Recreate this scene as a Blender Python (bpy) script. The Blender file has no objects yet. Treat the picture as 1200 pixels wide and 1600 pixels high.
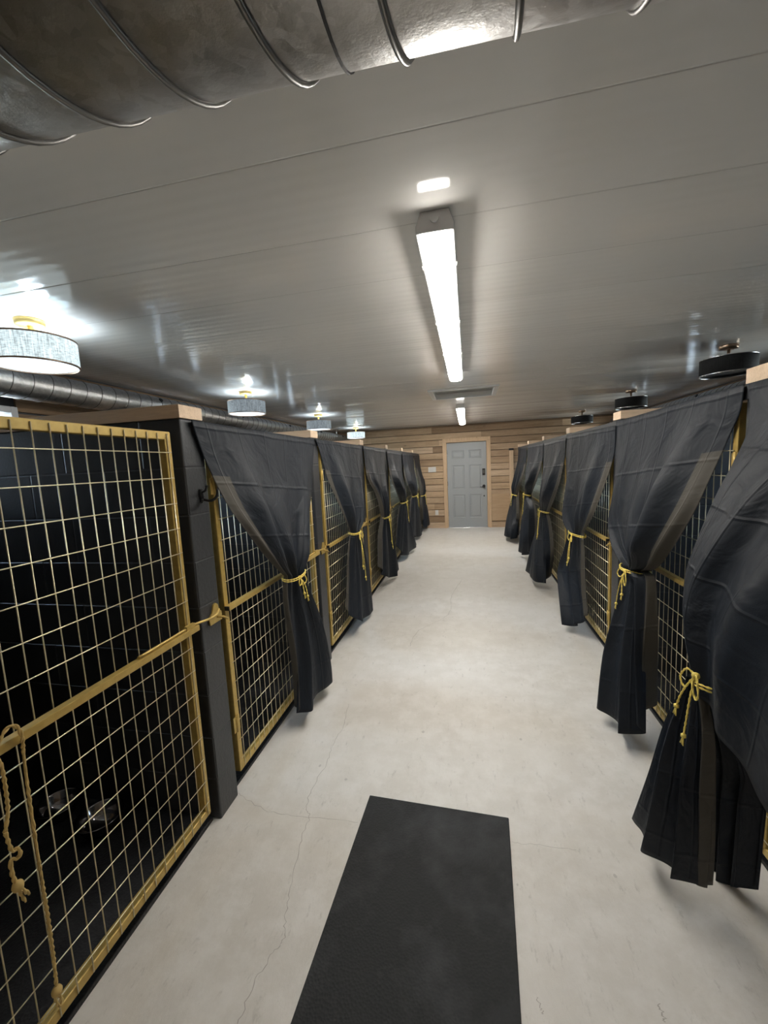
import bpy, bmesh, math, random
from mathutils import Vector, Matrix
random.seed(7)
S = bpy.context.scene
COL = S.collection

# ------------------------------------------------------------------ camera
FPX, YAW, PITCH, ROLL, CH = 628.6, 0.2096, 0.1160, -0.0494, 1.5953
cy, sy, cp, sp = math.cos(YAW), math.sin(YAW), math.cos(PITCH), math.sin(PITCH)
CF = Vector((-sy*cp, cy*cp, -sp)); r0 = Vector((cy, sy, 0)); u0 = r0.cross(CF)
CR = r0*math.cos(ROLL) + u0*math.sin(ROLL); CU = -r0*math.sin(ROLL) + u0*math.cos(ROLL)
CO = Vector((0, 0, CH))
cam = bpy.data.cameras.new('camera'); camo = bpy.data.objects.new('camera', cam); COL.objects.link(camo)
m = Matrix((CR, CU, -CF)).transposed().to_4x4(); m.translation = CO
camo.matrix_world = m
cam.sensor_fit = 'VERTICAL'; cam.sensor_height = 36; cam.sensor_width = 27; cam.lens = FPX/1600*36
cam.clip_start = 0.02
S.camera = camo

def pt(x, y, ax, val):
    """place where the sight line through a photo point meets the plane axis=val"""
    d = CF + CR*((x-600)/FPX) - CU*((y-800)/FPX)
    return CO + d*((val-CO[ax])/d[ax])

# ------------------------------------------------------------------ exposure, world, lamp strengths
S.view_settings.view_transform = 'Standard'; S.view_settings.look = 'None'
S.view_settings.exposure = 1.68; S.view_settings.gamma = 1; S.view_settings.use_curve_mapping = False
TUBE_E = 17.0; DRUM_E = 0.55; SKY_E = 9.0
w = bpy.data.worlds.new('sky'); S.world = w; w.use_nodes = True
nt = w.node_tree; nt.nodes.clear()
wo = nt.nodes.new('ShaderNodeOutputWorld'); wb = nt.nodes.new('ShaderNodeBackground')
tc = nt.nodes.new('ShaderNodeTexCoord'); sx = nt.nodes.new('ShaderNodeSeparateXYZ'); rp = nt.nodes.new('ShaderNodeValToRGB')
nt.links.new(tc.outputs['Generated'], sx.inputs[0]); nt.links.new(sx.outputs['Z'], rp.inputs[0])
rp.color_ramp.elements[0].position = 0.0; rp.color_ramp.elements[0].color = (.30, .34, .34, 1)
rp.color_ramp.elements[1].position = 0.12; rp.color_ramp.elements[1].color = (.55, .75, 1, 1)
nt.links.new(rp.outputs[0], wb.inputs[0]); wb.inputs[1].default_value = SKY_E
nt.links.new(wb.outputs[0], wo.inputs[0])

# ------------------------------------------------------------------ place measures
XL, XR = -1.158, 1.035           # fronts of the two rows
YL, YR, P = 1.4875, 1.664, 1.4219  # first pier in view, spacing
PT = 0.14                        # partition thickness
TOP = 1.83; CAP = 0.055
YB, HC = 9.8, 2.454
WL, WR, YF = -3.2, 3.4, -6.0

# ------------------------------------------------------------------ materials
def mat(name, col=(.5,.5,.5), rough=.5, metal=0, spec=.5, emit=None, es=0):
    m = bpy.data.materials.new(name); m.use_nodes = True
    b = m.node_tree.nodes['Principled BSDF']
    b.inputs['Base Color'].default_value = (*col, 1); b.inputs['Roughness'].default_value = rough
    b.inputs['Metallic'].default_value = metal; b.inputs['Specular IOR Level'].default_value = spec
    if emit: b.inputs['Emission Color'].default_value = (*emit, 1); b.inputs['Emission Strength'].default_value = es
    return m
class NB:
    def __init__(s, m): s.m = m; s.nt = m.node_tree; s.b = s.nt.nodes['Principled BSDF']
    def n(s, t, **k):
        o = s.nt.nodes.new(t)
        for a, v in k.items(): setattr(o, a, v)
        return o
    def l(s, a, b): s.nt.links.new(a, b)
    def coord(s, which='Object'): return s.n('ShaderNodeTexCoord').outputs[which]
    def math(s, op, a, b=None, c=None):
        o = s.n('ShaderNodeMath', operation=op)
        for i, v in enumerate((a, b, c)):
            if v is None: continue
            if isinstance(v, (int, float)): o.inputs[i].default_value = v
            else: s.l(v, o.inputs[i])
        return o.outputs[0]
    def noise(s, vec, scale, detail=4, rough=.5, dist=0):
        o = s.n('ShaderNodeTexNoise'); s.l(vec, o.inputs['Vector'])
        o.inputs['Scale'].default_value = scale; o.inputs['Detail'].default_value = detail
        o.inputs['Roughness'].default_value = rough; o.inputs['Distortion'].default_value = dist
        return o.outputs['Fac']
    def scale(s, vec, v):
        o = s.n('ShaderNodeMapping'); s.l(vec, o.inputs[0]); o.inputs['Scale'].default_value = v; return o.outputs[0]
    def ramp(s, fac, stops):
        o = s.n('ShaderNodeValToRGB'); s.l(fac, o.inputs[0]); e = o.color_ramp.elements
        while len(e) < len(stops): e.new(.5)
        for el, (p, c) in zip(e, stops): el.position = p; el.color = (*c, 1)
        return o.outputs[0]
    def mix(s, fac, a, b, mode='MIX'):
        o = s.n('ShaderNodeMix', data_type='RGBA', blend_type=mode)
        if isinstance(fac, (int, float)): o.inputs[0].default_value = fac
        else: s.l(fac, o.inputs[0])
        for i, v in ((6, a), (7, b)):
            if isinstance(v, tuple): o.inputs[i].default_value = (*v, 1)
            else: s.l(v, o.inputs[i])
        return o.outputs[2]
    def color(s, c): s.l(c, s.b.inputs['Base Color'])
    def rough(s, f, lo, hi):
        o = s.n('ShaderNodeMapRange'); s.l(f, o.inputs[0]); o.inputs[3].default_value = lo; o.inputs[4].default_value = hi
        s.l(o.outputs[0], s.b.inputs['Roughness'])
    def bump(s, h, dist, strength=1.0):
        o = s.n('ShaderNodeBump'); s.l(h, o.inputs['Height']); o.inputs['Distance'].default_value = dist
        o.inputs['Strength'].default_value = strength; s.l(o.outputs[0], s.b.inputs['Normal'])

def m_concrete():
    m = mat('sealed_concrete', rough=.5); k = NB(m); v = k.coord()
    a = k.noise(v, 1.3, 6, .6); b = k.noise(v, 7, 8, .7); c = k.noise(k.scale(v, (1, .35, 1)), 30, 6, .75)
    c1 = k.ramp(a, [(.3, (.535, .50, .45)), (.7, (.60, .57, .52))])
    c2 = k.mix(k.ramp(b, [(.42, (0, 0, 0)), (.62, (1, 1, 1))]), c1, (.625, .595, .55))
    c3 = k.mix(k.ramp(c, [(.58, (0, 0, 0)), (.70, (.6, .6, .6))]), c2, (.36, .335, .30))
    vo = k.n('ShaderNodeTexVoronoi'); k.l(k.scale(v, (1, .8, 1)), vo.inputs['Vector']); vo.inputs['Scale'].default_value = 5.2
    d = k.math('MULTIPLY', k.math('LESS_THAN', k.math('ADD', vo.outputs['Distance'], k.math('MULTIPLY', c, .09)), .085), .5)
    k.color(k.mix(d, c3, (.30, .28, .255)))
    k.rough(b, .35, .62); k.bump(c, .0015)
    return m
def m_ceiling():
    m = mat('white_pvc_panel', (.76, .735, .70), .13, spec=.5); k = NB(m); v = k.coord()
    s = k.n('ShaderNodeSeparateXYZ'); k.l(v, s.inputs[0])
    t = k.math('DIVIDE', k.math('ADD', s.outputs['Y'], 40.9-1.56), .409)
    fr = k.math('FRACT', t)
    g = k.math('ABSOLUTE', k.math('SUBTRACT', fr, .5))            # .5 at the seam
    groove = k.math('MULTIPLY', k.math('MAXIMUM', k.math('SUBTRACT', g, .49), 0), 25)
    dome = k.math('MULTIPLY', k.math('SINE', k.math('MULTIPLY', fr, math.pi)), .30)
    ribs = k.math('MULTIPLY', k.math('SINE', k.math('MULTIPLY', s.outputs['Y'], 2*math.pi/.058)), .035)
    wn = k.n('ShaderNodeTexWhiteNoise', noise_dimensions='1D'); k.l(k.math('FLOOR', t), wn.inputs['W'])
    tilt = k.math('MULTIPLY', k.math('MULTIPLY', k.math('SUBTRACT', wn.outputs['Value'], .5), fr), 1.5)
    n = k.math('ADD', tilt, k.math('MULTIPLY', k.noise(k.scale(v, (.5, 3.0, 1)), 1.5, 2, .4), 1.1))
    h = k.math('ADD', k.math('SUBTRACT', dome, groove), k.math('ADD', ribs, n))
    k.bump(h, .006)
    k.color(k.mix(k.math('MULTIPLY', k.math('GREATER_THAN', g, .494), .12), (.76, .735, .70), (.5, .48, .46)))
    return m
def m_block(name, col, rough):
    m = mat(name, col, rough); k = NB(m); v = k.coord()
    s = k.n('ShaderNodeSeparateXYZ'); k.l(v, s.inputs[0])
    cb = k.n('ShaderNodeCombineXYZ'); k.l(k.math('ADD', s.outputs['X'], s.outputs['Y']), cb.inputs[0]); k.l(s.outputs['Z'], cb.inputs[1])
    br = k.n('ShaderNodeTexBrick'); k.l(cb.outputs[0], br.inputs['Vector'])
    br.inputs['Scale'].default_value = 1; br.inputs['Brick Width'].default_value = .406; br.inputs['Row Height'].default_value = .2033
    br.inputs['Mortar Size'].default_value = .005; br.inputs['Mortar Smooth'].default_value = .6
    n1 = k.noise(v, 60, 5, .6)
    h = k.math('SUBTRACT', k.math('MULTIPLY', n1, .25), br.outputs['Fac'])
    k.bump(h, .006)
    k.color(k.mix(k.math('MULTIPLY', br.outputs['Fac'], .35), tuple(c*1.0 for c in col), tuple(c*1.9 for c in col)))
    return m
def m_wood(name, lo, hi, axis=0, island=True, rough=.55):
    m = mat(name, hi, rough); k = NB(m); v = k.coord()
    sc = [9, 9, 9]; sc[axis] = .7
    isl = k.n('ShaderNodeNewGeometry').outputs['Random Per Island']
    off = k.n('ShaderNodeVectorMath', operation='ADD'); k.l(v, off.inputs[0])
    cb = k.n('ShaderNodeCombineXYZ'); q = k.math('MULTIPLY', isl, 37.0)
    for i in range(3): k.l(q, cb.inputs[i])
    k.l(cb.outputs[0], off.inputs[1]); vv = off.outputs[0]
    g = k.noise(k.scale(vv, sc), 2.2, 8, .65, .6)
    fine = k.noise(k.scale(vv, [c*5 for c in sc]), 4, 5, .6)
    base = k.ramp(g, [(.3, lo), (.55, hi), (.75, tuple(min(1, c*1.12) for c in hi))])
    base = k.mix(.35, base, k.ramp(fine, [(.3, tuple(c*.8 for c in lo)), (.7, hi)]))
    if island:
        t = k.ramp(isl, [(0, (.50, .44, .38)), (.25, (1, .97, .9)), (.5, (.74, .70, .64)), (.75, (1.0, 1.0, 1.0)), (1, (.9, .83, .72))])
        base = k.mix(1, base, t, 'MULTIPLY')
    vo = k.n('ShaderNodeTexVoronoi'); k.l(k.scale(vv, [1.1 if i == axis else 3.4 for i in range(3)]), vo.inputs['Vector']); vo.inputs['Scale'].default_value = 1.6
    kn = k.ramp(vo.outputs['Distance'], [(.03, (1, 1, 1)), (.09, (0, 0, 0))])
    base = k.mix(k.math('MULTIPLY', kn, .7), base, tuple(c*.35 for c in lo))
    k.color(base); k.bump(fine, .002)
    return m
def m_cloth(name, col, rough, sheen=.0):
    m = mat(name, col, rough, spec=.22); k = NB(m)
    uv = k.coord('UV'); s = k.n('ShaderNodeSeparateXYZ'); k.l(uv, s.inputs[0])
    ob = k.coord()
    wob = k.math('MULTIPLY', k.noise(uv, 3, 2), .035)
    def crease(o, per, ph):
        f = k.math('FRACT', k.math('ADD', k.math('DIVIDE', k.math('ADD', o, wob), per), ph))
        d = k.math('ABSOLUTE', k.math('SUBTRACT', f, .5))
        return k.math('MAXIMUM', k.math('SUBTRACT', 1, k.math('MULTIPLY', d, 26)), 0)
    c = k.math('ADD', crease(s.outputs['X'], .27, .1), crease(s.outputs['Y'], .31, .35))
    big = k.noise(uv, 5, 3, .5, .8); fine = k.noise(ob, 420, 2, .5)
    h = k.math('ADD', k.math('MULTIPLY', c, .22), k.math('ADD', k.math('MULTIPLY', big, 1.5), k.math('MULTIPLY', fine, .05)))
    k.bump(h, .012, .8)
    k.b.inputs['Sheen Weight'].default_value = sheen; k.b.inputs['Sheen Roughness'].default_value = .4
    return m
def m_galv():
    m = mat('galvanised_steel', (.55, .54, .52), .33, 1); k = NB(m); v = k.coord()
    vo = k.n('ShaderNodeTexVoronoi'); k.l(v, vo.inputs['Vector']); vo.inputs['Scale'].default_value = 75
    n = k.noise(v, 22, 5, .7)
    t = k.math('ADD', k.math('MULTIPLY', vo.outputs['Color'], .5), k.math('MULTIPLY', n, .6))
    k.color(k.ramp(t, [(.3, (.40, .385, .37)), (.8, (.56, .55, .54))])); k.rough(t, .3, .5); k.bump(n, .0015)
    return m
def m_gold():
    m = mat('gold_paint', (.54, .37, .09), .36, .35); k = NB(m); n = k.noise(k.coord(), 40, 4)
    k.color(k.ramp(n, [(.3, (.47, .32, .085)), (.7, (.57, .40, .12))])); k.rough(n, .3, .5)
    return m
def m_rubber(name, col, rough=.75):
    m = mat(name, col, rough, spec=.35); k = NB(m); v = k.coord()
    vo = k.n('ShaderNodeTexVoronoi'); k.l(v, vo.inputs['Vector']); vo.inputs['Scale'].default_value = 110
    n = k.noise(v, 3.2, 5, .65); n2 = k.noise(v, 160, 2)
    k.color(k.mix(k.ramp(n, [(.45, (0, 0, 0)), (.70, (.8, .8, .8))]), col, tuple(c*3.4 for c in col)))
    sp_ = k.math('MULTIPLY', k.math('GREATER_THAN', n2, .80), .4)
    k.bump(k.math('ADD', vo.outputs['Distance'], sp_), .0016); k.rough(n, rough-.12, rough+.1)
    return m
M = dict(
    concrete=m_concrete(), ceiling=m_ceiling(),
    block=m_block('painted_block', (.036, .037, .039), .42),
    board=m_wood('pine_siding', (.40, .27, .17), (.68, .51, .35), 0),
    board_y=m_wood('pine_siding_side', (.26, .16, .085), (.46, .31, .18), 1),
    pine=m_wood('raw_pine', (.62, .43, .27), (.78, .58, .40), 0, False),
    pine_z=m_wood('raw_pine_upright', (.55, .38, .22), (.70, .50, .32), 2, False),
    ply=m_wood('plywood', (.46, .31, .18), (.56, .39, .24), 0, False),
    gapshade=mat('gap_shade_backing', (.13, .085, .05), .8),  # coloured dark so gaps between boards read as shadow lines
    black=mat('black_paint', (.010, .010, .012), .5),
    cloth=m_cloth('charcoal_blackout_fabric', (.0115, .0145, .0200), .55),
    lining=m_cloth('taupe_lining', (.066, .060, .050), .6, 0),
    galv=m_galv(), gold=m_gold(),
    seam=mat('duct_seam', (.20, .19, .18), .4, 1),
    wire=mat('brass_wire', (.74, .66, .44), .35, .7),
    rope=mat('yellow_rope', (.80, .62, .13), .6),
    rubber=m_rubber('black_rubber', (.017, .0175, .018)),
    stall=m_rubber('stall_rubber', (.012, .012, .013), .5),
    white=mat('white_plastic', (.72, .71, .69), .35), housing=mat('grey_housing', (.50, .49, .48), .4),
    hatch=mat('hatch_panel', (.33, .32, .30), .35),
    door=mat('grey_door_paint', (.36, .38, .39), .42), blackmetal=mat('black_metal', (.012, .012, .013), .35, .3),
    steel=mat('polished_steel', (.62, .62, .63), .14, 1), lampgold=mat('lamp_gold', (.90, .66, .25), .28, .6),
    bronze=mat('rose_gold_trim', (.42, .30, .22), .3, .9), silver=mat('silver_trim', (.7, .7, .72), .2, 1),
    vinyl=mat('window_vinyl', (.75, .75, .75), .4),
    tube=mat('tube_diffuser', (.9, .9, .9), .5, emit=(1, .965, .90), es=TUBE_E),
    drumlit=mat('lit_drum_diffuser', (.9, .9, .9), .5, emit=(.70, .86, 1), es=DRUM_E),
    drumdark=mat('unlit_drum_diffuser', (.10, .10, .105), .35),
)
def m_shade(name, col, es):
    m = mat(name, col, .8, emit=(.75, .9, 1), es=0); k = NB(m); v = k.coord()
    a = k.noise(k.scale(v, (1, 1, 7)), 45, 3, .6); b = k.noise(k.scale(v, (9, 9, .5)), 22, 3, .6)
    t = k.math('MULTIPLY', k.math('ADD', a, b), .5)
    c = k.ramp(t, [(.38, tuple(x*.45 for x in col)), (.62, tuple(min(1, x*1.5) for x in col))]); k.color(c)
    if es:
        k.l(c, k.b.inputs['Emission Color']); k.b.inputs['Emission Strength'].default_value = es
    return m
M['shade_light'] = m_shade('lit_linen_shade', (.30, .36, .38), .75)  # lamp glow put into the linen's base colour and emission
M['shade_mid'] = m_shade('dim_glow_linen_shade', (.12, .14, .155), .5)  # same linen with weaker glow in its colour
M['shade_dark'] = m_shade('unlit_linen_shade', (.012, .012, .013), 0)  # same linen without glow, coloured near black
def m_glass():
    m = bpy.data.materials.new('window_glass'); m.use_nodes = True; n = m.node_tree; n.nodes.clear()
    o = n.nodes.new('ShaderNodeOutputMaterial'); t = n.nodes.new('ShaderNodeBsdfTransparent'); g = n.nodes.new('ShaderNodeBsdfGlossy')
    g.inputs['Roughness'].default_value = .02; f = n.nodes.new('ShaderNodeFresnel'); mx = n.nodes.new('ShaderNodeMixShader')
    n.links.new(f.outputs[0], mx.inputs[0]); n.links.new(t.outputs[0], mx.inputs[1]); n.links.new(g.outputs[0], mx.inputs[2]); n.links.new(mx.outputs[0], o.inputs[0])
    return m
M['glass'] = m_glass()

# ------------------------------------------------------------------ mesh helpers
def box(bm, a, b, mi=0):
    x0, y0, z0 = (min(a[i], b[i]) for i in range(3)); x1, y1, z1 = (max(a[i], b[i]) for i in range(3))
    v = [bm.verts.new(c) for c in ((x0,y0,z0),(x1,y0,z0),(x1,y1,z0),(x0,y1,z0),(x0,y0,z1),(x1,y0,z1),(x1,y1,z1),(x0,y1,z1))]
    for f in ((0,3,2,1),(4,5,6,7),(0,1,5,4),(1,2,6,5),(2,3,7,6),(3,0,4,7)):
        bm.faces.new([v[i] for i in f]).material_index = mi
def tube(bm, pts, r, seg=8, closed=False, mi=0):
    pts = [Vector(p) for p in pts]; n = len(pts); rings = []; up = None
    for i, p in enumerate(pts):
        if closed: t = pts[(i+1) % n] - pts[i-1]
        else: t = pts[min(i+1, n-1)] - pts[max(i-1, 0)]
        t.normalize()
        if up is None: up = t.orthogonal().normalized()
        else: up = (up - t*up.dot(t)).normalized()
        s = t.cross(up); rr = r[i] if isinstance(r, (list, tuple)) else r
        rings.append([bm.verts.new(p + (up*math.cos(2*math.pi*k/seg) + s*math.sin(2*math.pi*k/seg))*rr) for k in range(seg)])
    for i in range(n if closed else n-1):
        a, b = rings[i], rings[(i+1) % n]
        for k in range(seg):
            f = bm.faces.new((a[k], a[(k+1) % seg], b[(k+1) % seg], b[k])); f.smooth = True; f.material_index = mi
    if not closed:
        bm.faces.new(rings[0][::-1]).material_index = mi; bm.faces.new(rings[-1]).material_index = mi
def rope(bm, pts, r, pitch=.02):
    pts = catmull(pts, 6); L = 0; out = [[], []]; up = Vector((.3, .2, 1)).normalized()
    for i, p in enumerate(pts):
        t = (pts[min(i+1, len(pts)-1)] - pts[max(i-1, 0)]).normalized()
        if i: L += (p-pts[i-1]).length
        a = t.cross(up)
        if a.length < .1: a = t.cross(Vector((1, 0, 0)))
        a.normalize(); b = t.cross(a); an = L/pitch*math.pi
        d = (a*math.cos(an)+b*math.sin(an))*r*.5
        out[0].append(p+d); out[1].append(p-d)
    for o in out: tube(bm, o, r*.62, 6)
def catmull(pts, k):
    pts = [Vector(p) for p in pts]; out = []
    for i in range(len(pts)-1):
        a, b, c, d = pts[max(i-1, 0)], pts[i], pts[i+1], pts[min(i+2, len(pts)-1)]
        for j in range(k):
            t = j/k
            out.append(.5*((2*b)+(c-a)*t+(2*a-5*b+4*c-d)*t*t+(3*b-a-3*c+d)*t**3))
    out.append(pts[-1]); return out
def lathe(bm, prof, seg=40, mi=0, c=(0, 0, 0), smooth=True):
    rings = []
    for r, z in prof:
        if r < 1e-6: rings.append([bm.verts.new((c[0], c[1], c[2]+z))])
        else: rings.append([bm.verts.new((c[0]+r*math.cos(2*math.pi*k/seg), c[1]+r*math.sin(2*math.pi*k/seg), c[2]+z)) for k in range(seg)])
    for a, b in zip(rings, rings[1:]):
        for k in range(seg):
            k2 = (k+1) % seg
            vs = [a[k % len(a)], a[k2 % len(a)], b[k2 % len(b)], b[k % len(b)]]
            vs = list(dict.fromkeys(vs))
            if len(vs) > 2: f = bm.faces.new(vs); f.smooth = smooth; f.material_index = mi
def obj(name, bm, mats, parent=None, bevel=0, loc=None, fix=True):
    if fix: bmesh.ops.recalc_face_normals(bm, faces=bm.faces)
    me = bpy.data.meshes.new(name); bm.to_mesh(me); bm.free()
    for mm in (mats if isinstance(mats, (list, tuple)) else [mats]): me.materials.append(mm)
    o = bpy.data.objects.new(name, me); COL.objects.link(o); o.parent = parent
    if loc: o.location = loc
    if bevel:
        md = o.modifiers.new('bevel', 'BEVEL'); md.width = bevel; md.segments = 2; md.limit_method = 'ANGLE'
    return o
def tag(o, label, cat, group=None):
    o['label'] = label; o['category'] = cat
    if group: o['group'] = group
    return o
def thing(name, label, cat, loc=(0, 0, 0), group=None, rz=0):
    o = bpy.data.objects.new(name, None); COL.objects.link(o); o.location = loc; o.rotation_euler.z = rz
    o.empty_display_size = .1
    return tag(o, label, cat, group)
def struct(name, bm, m, parent=None, bevel=0, loc=None):
    o = obj(name, bm, m, parent, bevel, loc); o['kind'] = 'structure'; return o
def B(): return bmesh.new()
def dup(o, loc, label, extra=None):
    c = o.copy(); COL.objects.link(c); c.location = loc; c['label'] = label
    def kids(src, dst):
        for ch in list(src.children):
            d = ch.copy(); COL.objects.link(d); d.parent = dst; kids(ch, d)
    kids(o, c); return c

# ------------------------------------------------------------------ setting
b = B(); box(b, (WL-.1, YF, -.1), (WR+.1, YB+.1, 0)); floor = struct('floor', b, M['concrete'])
def crack(pts, wd, name='floor_crack'):
    b = B(); rs = []
    P3 = catmull([pt(x, y, 2, 0) for x, y in pts], 8)
    for i, p in enumerate(P3):
        t = (P3[min(i+1, len(P3)-1)]-P3[max(i-1, 0)]).normalized(); n = Vector((-t.y, t.x, 0))
        j = n*random.uniform(-.006, .006) + Vector((0, 0, .0006)); ww = wd*random.uniform(.5, 1.2)
        rs.append((b.verts.new(p+n*ww+j), b.verts.new(p-n*ww+j)))
    for a, c in zip(rs, rs[1:]): b.faces.new((a[0], c[0], c[1], a[1]))
    return obj(name, b, M['crackm'], floor)
M['crackm'] = mat('crack_dark', (.36, .335, .30), .8)  # flat tone darker than the concrete around it
crack([(545, 1100), (538, 1130), (520, 1165), (509, 1195), (486, 1235), (480, 1262), (483, 1278), (468, 1320), (457, 1380), (447, 1425), (444, 1465), (430, 1485), (400, 1530), (372, 1600)], .0014)
crack([(372, 1240), (420, 1268), (480, 1276), (560, 1284)], .0010)
crack([(800, 1316), (850, 1322), (905, 1330)], .0008)
crack([(640, 1010), (655, 985), (700, 960), (706, 930), (722, 905)], .0016)
crack([(840, 1558), (845, 1575), (848, 1585)], .002); crack([(1030, 1568), (1036, 1585), (1040, 1598)], .0025)
b = B(); box(b, (WL-.1, YF, HC), (-.33, YB+.1, HC+.1)); box(b, (.25, YF, HC), (WR+.1, YB+.1, HC+.1))
# one ceiling around the hatch opening
b.free(); b = B()
HX0, HX1, HY0, HY1 = -.40, .33, 5.0, 5.6
box(b, (WL-.1, YF, HC), (WR+.1, HY0, HC+.1)); box(b, (WL-.1, HY1, HC), (WR+.1, YB+.1, HC+.1))
box(b, (WL-.1, HY0, HC), (HX0, HY1, HC+.1)); box(b, (HX1, HY0, HC), (WR+.1, HY1, HC+.1))
ceil = struct('ceiling', b, M['ceiling'])

def planks(bm, ax, at, lo, hi, z0, z1, holes, inward, pitch=.19, seg=2.6):
    """horizontal boards on a wall; ax = axis along which boards run"""
    z = z0; row = 0
    while z < z1-.01:
        zt = min(z+pitch, z1)
        cuts = [lo]; p = lo + random.uniform(.6, seg)
        while p < hi-.5: cuts.append(p); p += seg*random.uniform(.7, 1.3)
        cuts.append(hi)
        for a, c in zip(cuts, cuts[1:]):
            spans = [(a, c)]
            for (h0, h1, g0, g1) in holes:
                if zt > g0+.01 and z < g1-.01:
                    ns = []
                    for s0, s1 in spans:
                        if h1 <= s0 or h0 >= s1: ns.append((s0, s1)); continue
                        if h0 > s0+.01: ns.append((s0, h0))
                        if h1 < s1-.01: ns.append((h1, s1))
                    spans = ns
            for s0, s1 in spans:
                t = .018 + random.uniform(0, .005)
                d0, d1 = at, at + inward*t
                zz1 = zt-.011
                q = [(d0, z), (d1, z+.002), (d1-inward*.003, zz1-.003), (d0, zz1)]   # lap shaped board
                vs = []
                for e in (s0+.001, s1-.001):
                    for d, zz in q: vs.append(bm.verts.new((e, d, zz) if ax == 0 else (d, e, zz)))
                for i in range(4): bm.faces.new((vs[i], vs[(i+1) % 4], vs[4+(i+1) % 4], vs[4+i]))
                bm.faces.new(vs[:4]); bm.faces.new(vs[4:][::-1])
        z = zt
# back wall with the door opening
DX0, DX1, DH = -.485, .430, 2.04
b = B()
def slab(bm, ax, at, th, lo, hi, z0, z1, holes, mi=0):
    cuts = sorted({lo, hi, *[h for q in holes for h in q[:2]]})
    for a, c in zip(cuts, cuts[1:]):
        zs = sorted([(q[2], q[3]) for q in holes if q[0] < (a+c)/2 < q[1]]); z = z0
        for g0, g1 in zs+[(z1, z1)]:
            if g0 > z+1e-4:
                if ax == 0: box(bm, (a, at, z), (c, at+th, g0), mi)
                else: box(bm, (at, a, z), (at+th, c, g0), mi)
            z = g1
hd = [(DX0-.03, DX1+.03, -.01, DH+.03)]
slab(b, 0, YB+.001, .1, WL, WR, 0, HC, hd)
wall_back = struct('wall_back', b, M['gapshade'])
b = B(); planks(b, 0, YB, WL, WR, .0, HC, hd, -1, .152); struct('wall_siding', b, M['board'], wall_back)
# side walls
def win_list(cs): return [(c-.55, c+.55, 1.50, 2.14) for c in cs]
WINL = win_list([1.83, 4.0, 6.75, 8.6]); WINR = win_list([1.9, 4.3, 6.78, 9.05])
for nm, X, dirn, wins in (('left', WL, 1, WINL), ('right', WR, -1, WINR)):
    b = B(); slab(b, 1, X-.001*dirn, -.1*dirn, YF, YB, 0, HC, wins)
    o = struct('wall_'+nm, b, M['block'])
    b = B(); planks(b, 1, X, YF, YB, 1.42, HC, wins, dirn, .172); struct('wall_siding', b, M['board_y'], o)
b = B(); slab(b, 0, YF, -.1, WL, WR, 0, HC, []); wf = struct('wall_front', b, M['ply'])
b = B(); planks(b, 0, YF, WL, WR, 0, HC, [], 1); struct('wall_siding', b, M['board'], wf)
# windows
n = 0
for X, dirn, wins in ((WL, 1, WINL), (WR, -1, WINR)):
    for (a, c, z0, z1) in wins:
        n += 1
        b = B(); t = .045
        x0, x1 = X-.07*dirn, X+.03*dirn
        box(b, (x0, a, z0), (x1, a+t, z1)); box(b, (x0, c-t, z0), (x1, c, z1))
        box(b, (x0, a+t, z0), (x1, c-t, z0+t)); box(b, (x0, a+t, z1-t), (x1, c-t, z1))
        o = struct('window_%d' % n, b, M['vinyl'], bevel=.004)
        b = B(); mid = (a+c)/2
        box(b, (X-.06*dirn, mid-.025, z0+t), (X-.02*dirn, mid+.025, z1-t)); struct('window_frame', b, M['vinyl'], o)
        b = B(); box(b, (X-.045*dirn, a+t, z0+t), (X-.04*dirn, c-t, z1-t)); struct('window_glass', b, M['glass'], o)
        L = bpy.data.lights.new('window_daylight', 'AREA'); L.shape = 'RECTANGLE'; L.size = z1-z0-.1; L.size_y = c-a-.1
        L.cycles.is_portal = True
        lo = bpy.data.objects.new('window_daylight', L); COL.objects.link(lo)
        lo.location = (X-.11*dirn, mid, (z0+z1)/2); lo.rotation_euler = (0, -math.pi/2*dirn, 0)
        b = B(); box(b, (X-.005*dirn, a-.05, z0-.035), (X+.045*dirn, c+.05, z0-.003)); struct('window_sill', b, M['pine'], o)

# door
b = B(); box(b, (DX0-.1, YB+.101, -.02), (DX1+.1, YB+.16, DH+.12)); struct('door_light_block', b, M['gapshade'], wall_back)  # added slab, stops outside light leaking in around the door
b = B()
for s0, s1 in ((DX0-.095, DX0-.028), (DX1+.028, DX1+.095)): box(b, (s0, YB-.045, 0), (s1, YB-.0235, DH+.10))
box(b, (DX0-.095, YB-.046, DH+.03), (DX1+.095, YB-.0235, DH+.10))
for s0, s1 in ((DX0-.03, DX0-.004), (DX1+.004, DX1+.03)): box(b, (s0, YB-.04, 0), (s1, YB+.1, DH+.03))
box(b, (DX0-.03, YB-.04, DH+.004), (DX1+.03, YB+.1, DH+.03))
dcas = struct('trim_1', b, M['pine_z'], bevel=.003)
b = B(); DY = YB+.028; wd = DX1-DX0
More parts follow.
